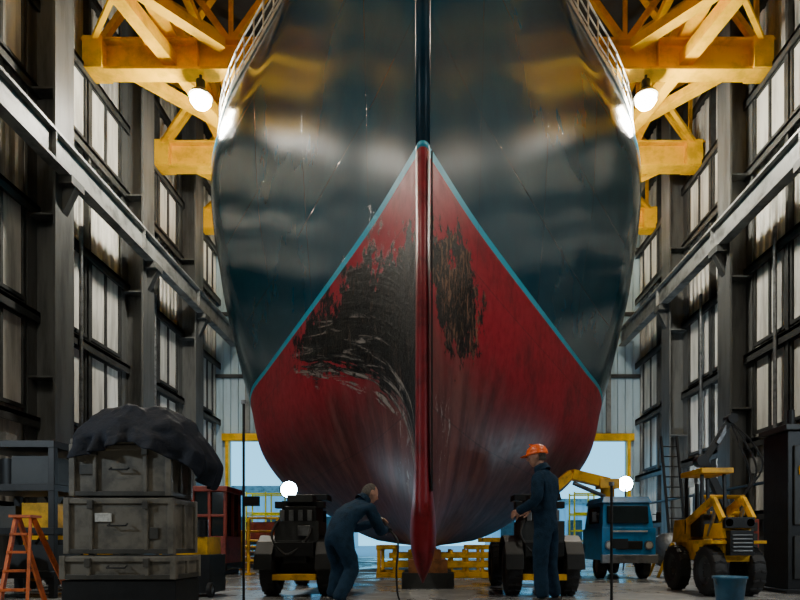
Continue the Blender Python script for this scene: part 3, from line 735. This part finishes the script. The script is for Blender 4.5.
# ---------------------------------------------------------------- yellow loader at right
b=B('compact_wheel_loader')
lx,ly=3.98,8.25
for dx,dy in((-.25,-.3),(.25,-.3),(-.25,.75),(.25,.75)): b.wheel((lx+dx,ly+dy,.335),(1,0,0),.335,.18,m_dark,16)
b.box((lx,ly+.22,.60),(.34,1.5,.28),m_yel2); b.box((lx,ly+.8,.88),(.40,.5,.34),m_yel2,tx=.85,ty=.9); b.box((lx,ly-.58,.70),(.30,.14,.32),m_blk)
for i in range(5): b.box((lx,ly-.66,.60+i*.05),(.25,.02,.02),m_steel)
b.box((lx,ly-.25,.86),(.36,.6,.20),m_yel2,ty=.8)
for dx in(-.17,.17):
    for dy in(.1,.6): b.bar((lx+dx,ly+dy,.8),(lx+dx*.9,ly+dy+.03,1.66),.04,.04,m_blk)
    b.bar((lx+dx*1.15,ly+.5,1.0),(lx+dx*1.15,ly-.3,1.28),.05,.10,m_yel2); b.bar((lx+dx*1.15,ly-.3,1.28),(lx+dx*1.15,ly-.55,1.0),.05,.09,m_yel2)
    b.cyl((lx+dx,ly-.1,.8),(lx+dx*1.1,ly-.35,1.18),.025,m_steel)
    b.box((lx+dx*1.5,ly-.3,.71),(.2,.55,.04),m_yel2); b.cyl((lx+dx*.8,ly-.60,.96),(lx+dx*.8,ly-.56,.96),.05,m_rail)
b.box((lx,ly+.34,1.70),(.44,.7,.07),m_yel2); b.box((lx,ly+.4,.95),(.26,.3,.32),m_blk); b.cyl((lx+.12,ly+.9,1.0),(lx+.12,ly+.9,1.6),.03,m_blk)
b.box((lx,ly-.56,.96),(.38,.08,.14),m_blk)
b.done(bevel=.012)
b=B('plastic_bucket')
px_,py_=3.32,6.6
b.lathe((px_,py_,0),(0,0,1),[(.001,.01),(.13,.0),(.135,.02),(.165,.31),(.18,.31),(.18,.335),(.16,.335),(.125,.03),(.001,.03)],m_bucket,28)
b.tube([(px_+.175*math.cos(t),py_-.02-.03*math.sin(t),.31-.14*math.sin(t)) for t in[math.pi*i/12 for i in range(13)]],.005,m_steel,6); b.done()
b=B('hose_reel_stand')
hx,hy=4.95,12.4
for s_ in(-1,1): b.bar((hx-.3,hy+s_*.25,0),(hx,hy+s_*.25,.7),.05,.05,m_yel2); b.bar((hx+.3,hy+s_*.25,0),(hx,hy+s_*.25,.7),.05,.05,m_yel2)
b.lathe((hx,hy,.55),(.3,1,0),[(.05,-.2),(.36,-.2),(.36,-.17),(.2,-.17),(.3,0),(.2,.17),(.36,.17),(.36,.2),(.05,.2)],m_steel,24); b.done()
b=B('hydraulic_service_arm')
ax,ay=5.5,11.0
b.box((ax,ay,.2),(.7,.7,.4),m_blk); b.cyl((ax,ay,.4),(ax,ay,1.3),.12,m_yel2); b.bar((ax,ay,1.25),(ax-.45,ay,2.2),.12,.14,m_blk); b.bar((ax-.45,ay,2.2),(ax+.0,ay-.1,2.95),.10,.12,m_dark); b.bar((ax+.0,ay-.1,2.95),(ax-.25,ay-.1,2.5),.06,.08,m_steel)
b.cyl((ax-.5,ay+.1,2.2),(ax-.5,ay-.1,2.2),.11,m_blk)
b.cyl((ax+.0,ay+.02,2.95),(ax+.0,ay-.2,2.95),.09,m_blk)
for i in range(3): b.tube(catmull([(ax-.1,ay-.1,1.2),(ax+.3+i*.1,ay-.2,1.8+i*.1),(ax+.1+i*.12,ay-.2,2.5),(ax,ay-.1,2.9)],8),.02,m_black,6)
b.done(bevel=.01)
b=B('yellow_pipe_rack')
for dx in(0,.5):
    b.cyl((4.75+dx,10.2,0),(4.75+dx,10.2,1.5),.04,m_yel2,seg=8); b.box((4.75+dx,10.2,.03),(.2,.4,.06),m_yel2)
for z in(.4,.8,1.2,1.48): b.cyl((4.65,10.15,z),(5.35,10.15,z),.035,m_yel2,seg=8)
b.done()
b=B('access_ladder')
for dx in(-.2,.2): b.bar((6.1+dx,14.5,0),(6.1+dx,15.2,3.4),.05,.06,m_blk)
for i in range(12): b.cyl((5.9,14.5+.7*(i+1)/13,3.4*(i+1)/13),(6.3,14.5+.7*(i+1)/13,3.4*(i+1)/13),.018,m_blk,seg=6)
b.done()
b=B('electrical_cabinet')
b.box((5.35,8.6,1.15),(.75,.6,2.2),m_blk); b.box((5.35,8.28,1.5),(.6,.03,1.1),m_dark); b.box((5.35,8.28,.5),(.6,.03,.6),m_dark); b.box((5.15,8.25,1.7),(.1,.02,.12),m_yel2); b.cyl((5.2,8.6,2.25),(5.2,8.6,2.6),.05,m_blk); b.box((5.35,8.6,2.3),(.85,.7,.08),m_dark)
for i in range(5): b.box((5.35,8.26,1.25+i*.06),(.4,.02,.02),m_blk)
b.box((5.35,8.6,.03),(.85,.7,.06),m_blk); b.done(bevel=.01)
b=B('tool_trolley')
b.box((6.4,12.8,.7),(1,.6,1.0),m_redc)
for i in range(4): b.box((6.4,12.48,.35+i*.23),(.9,.03,.18),m_dark); b.cyl((6.15,12.45,.37+i*.23),(6.65,12.45,.37+i*.23),.012,m_steel,seg=6)
for dx in(-.4,.4):
    for dy in(-.2,.2): b.cyl((6.4+dx-.02,12.8+dy,.1),(6.4+dx+.03,12.8+dy,.1),.1,m_black)
b.done(bevel=.01)

# ---------------------------------------------------------------- world
w=bpy.data.worlds.new('sky'); sc.world=w; w.use_nodes=True; nt=w.node_tree
bg=nt.nodes['Background']; tc=nt.nodes.new('ShaderNodeTexCoord'); sp=nt.nodes.new('ShaderNodeSeparateXYZ'); cr=nt.nodes.new('ShaderNodeValToRGB')
nt.links.new(tc.outputs['Generated'],sp.inputs[0]); nt.links.new(sp.outputs[2],cr.inputs[0])
cr.color_ramp.elements[0].position=0; cr.color_ramp.elements[0].color=(.20,.64,.95,1); cr.color_ramp.elements[1].position=.5; cr.color_ramp.elements[1].color=(.14,.40,.70,1)
nt.links.new(cr.outputs[0],bg.inputs[0]); bg.inputs[1].default_value=2.4
# ---------------------------------------------------------------- camera
cd=bpy.data.cameras.new('camera'); cam=bpy.data.objects.new('camera',cd); sc.collection.objects.link(cam)
cam.location=(0,0,.7); cam.rotation_euler=(math.pi/2,0,0); cd.sensor_width=36; cd.lens=27; cd.shift_x=-28/800; cd.shift_y=243/800; cd.clip_end=400
sc.camera=cam
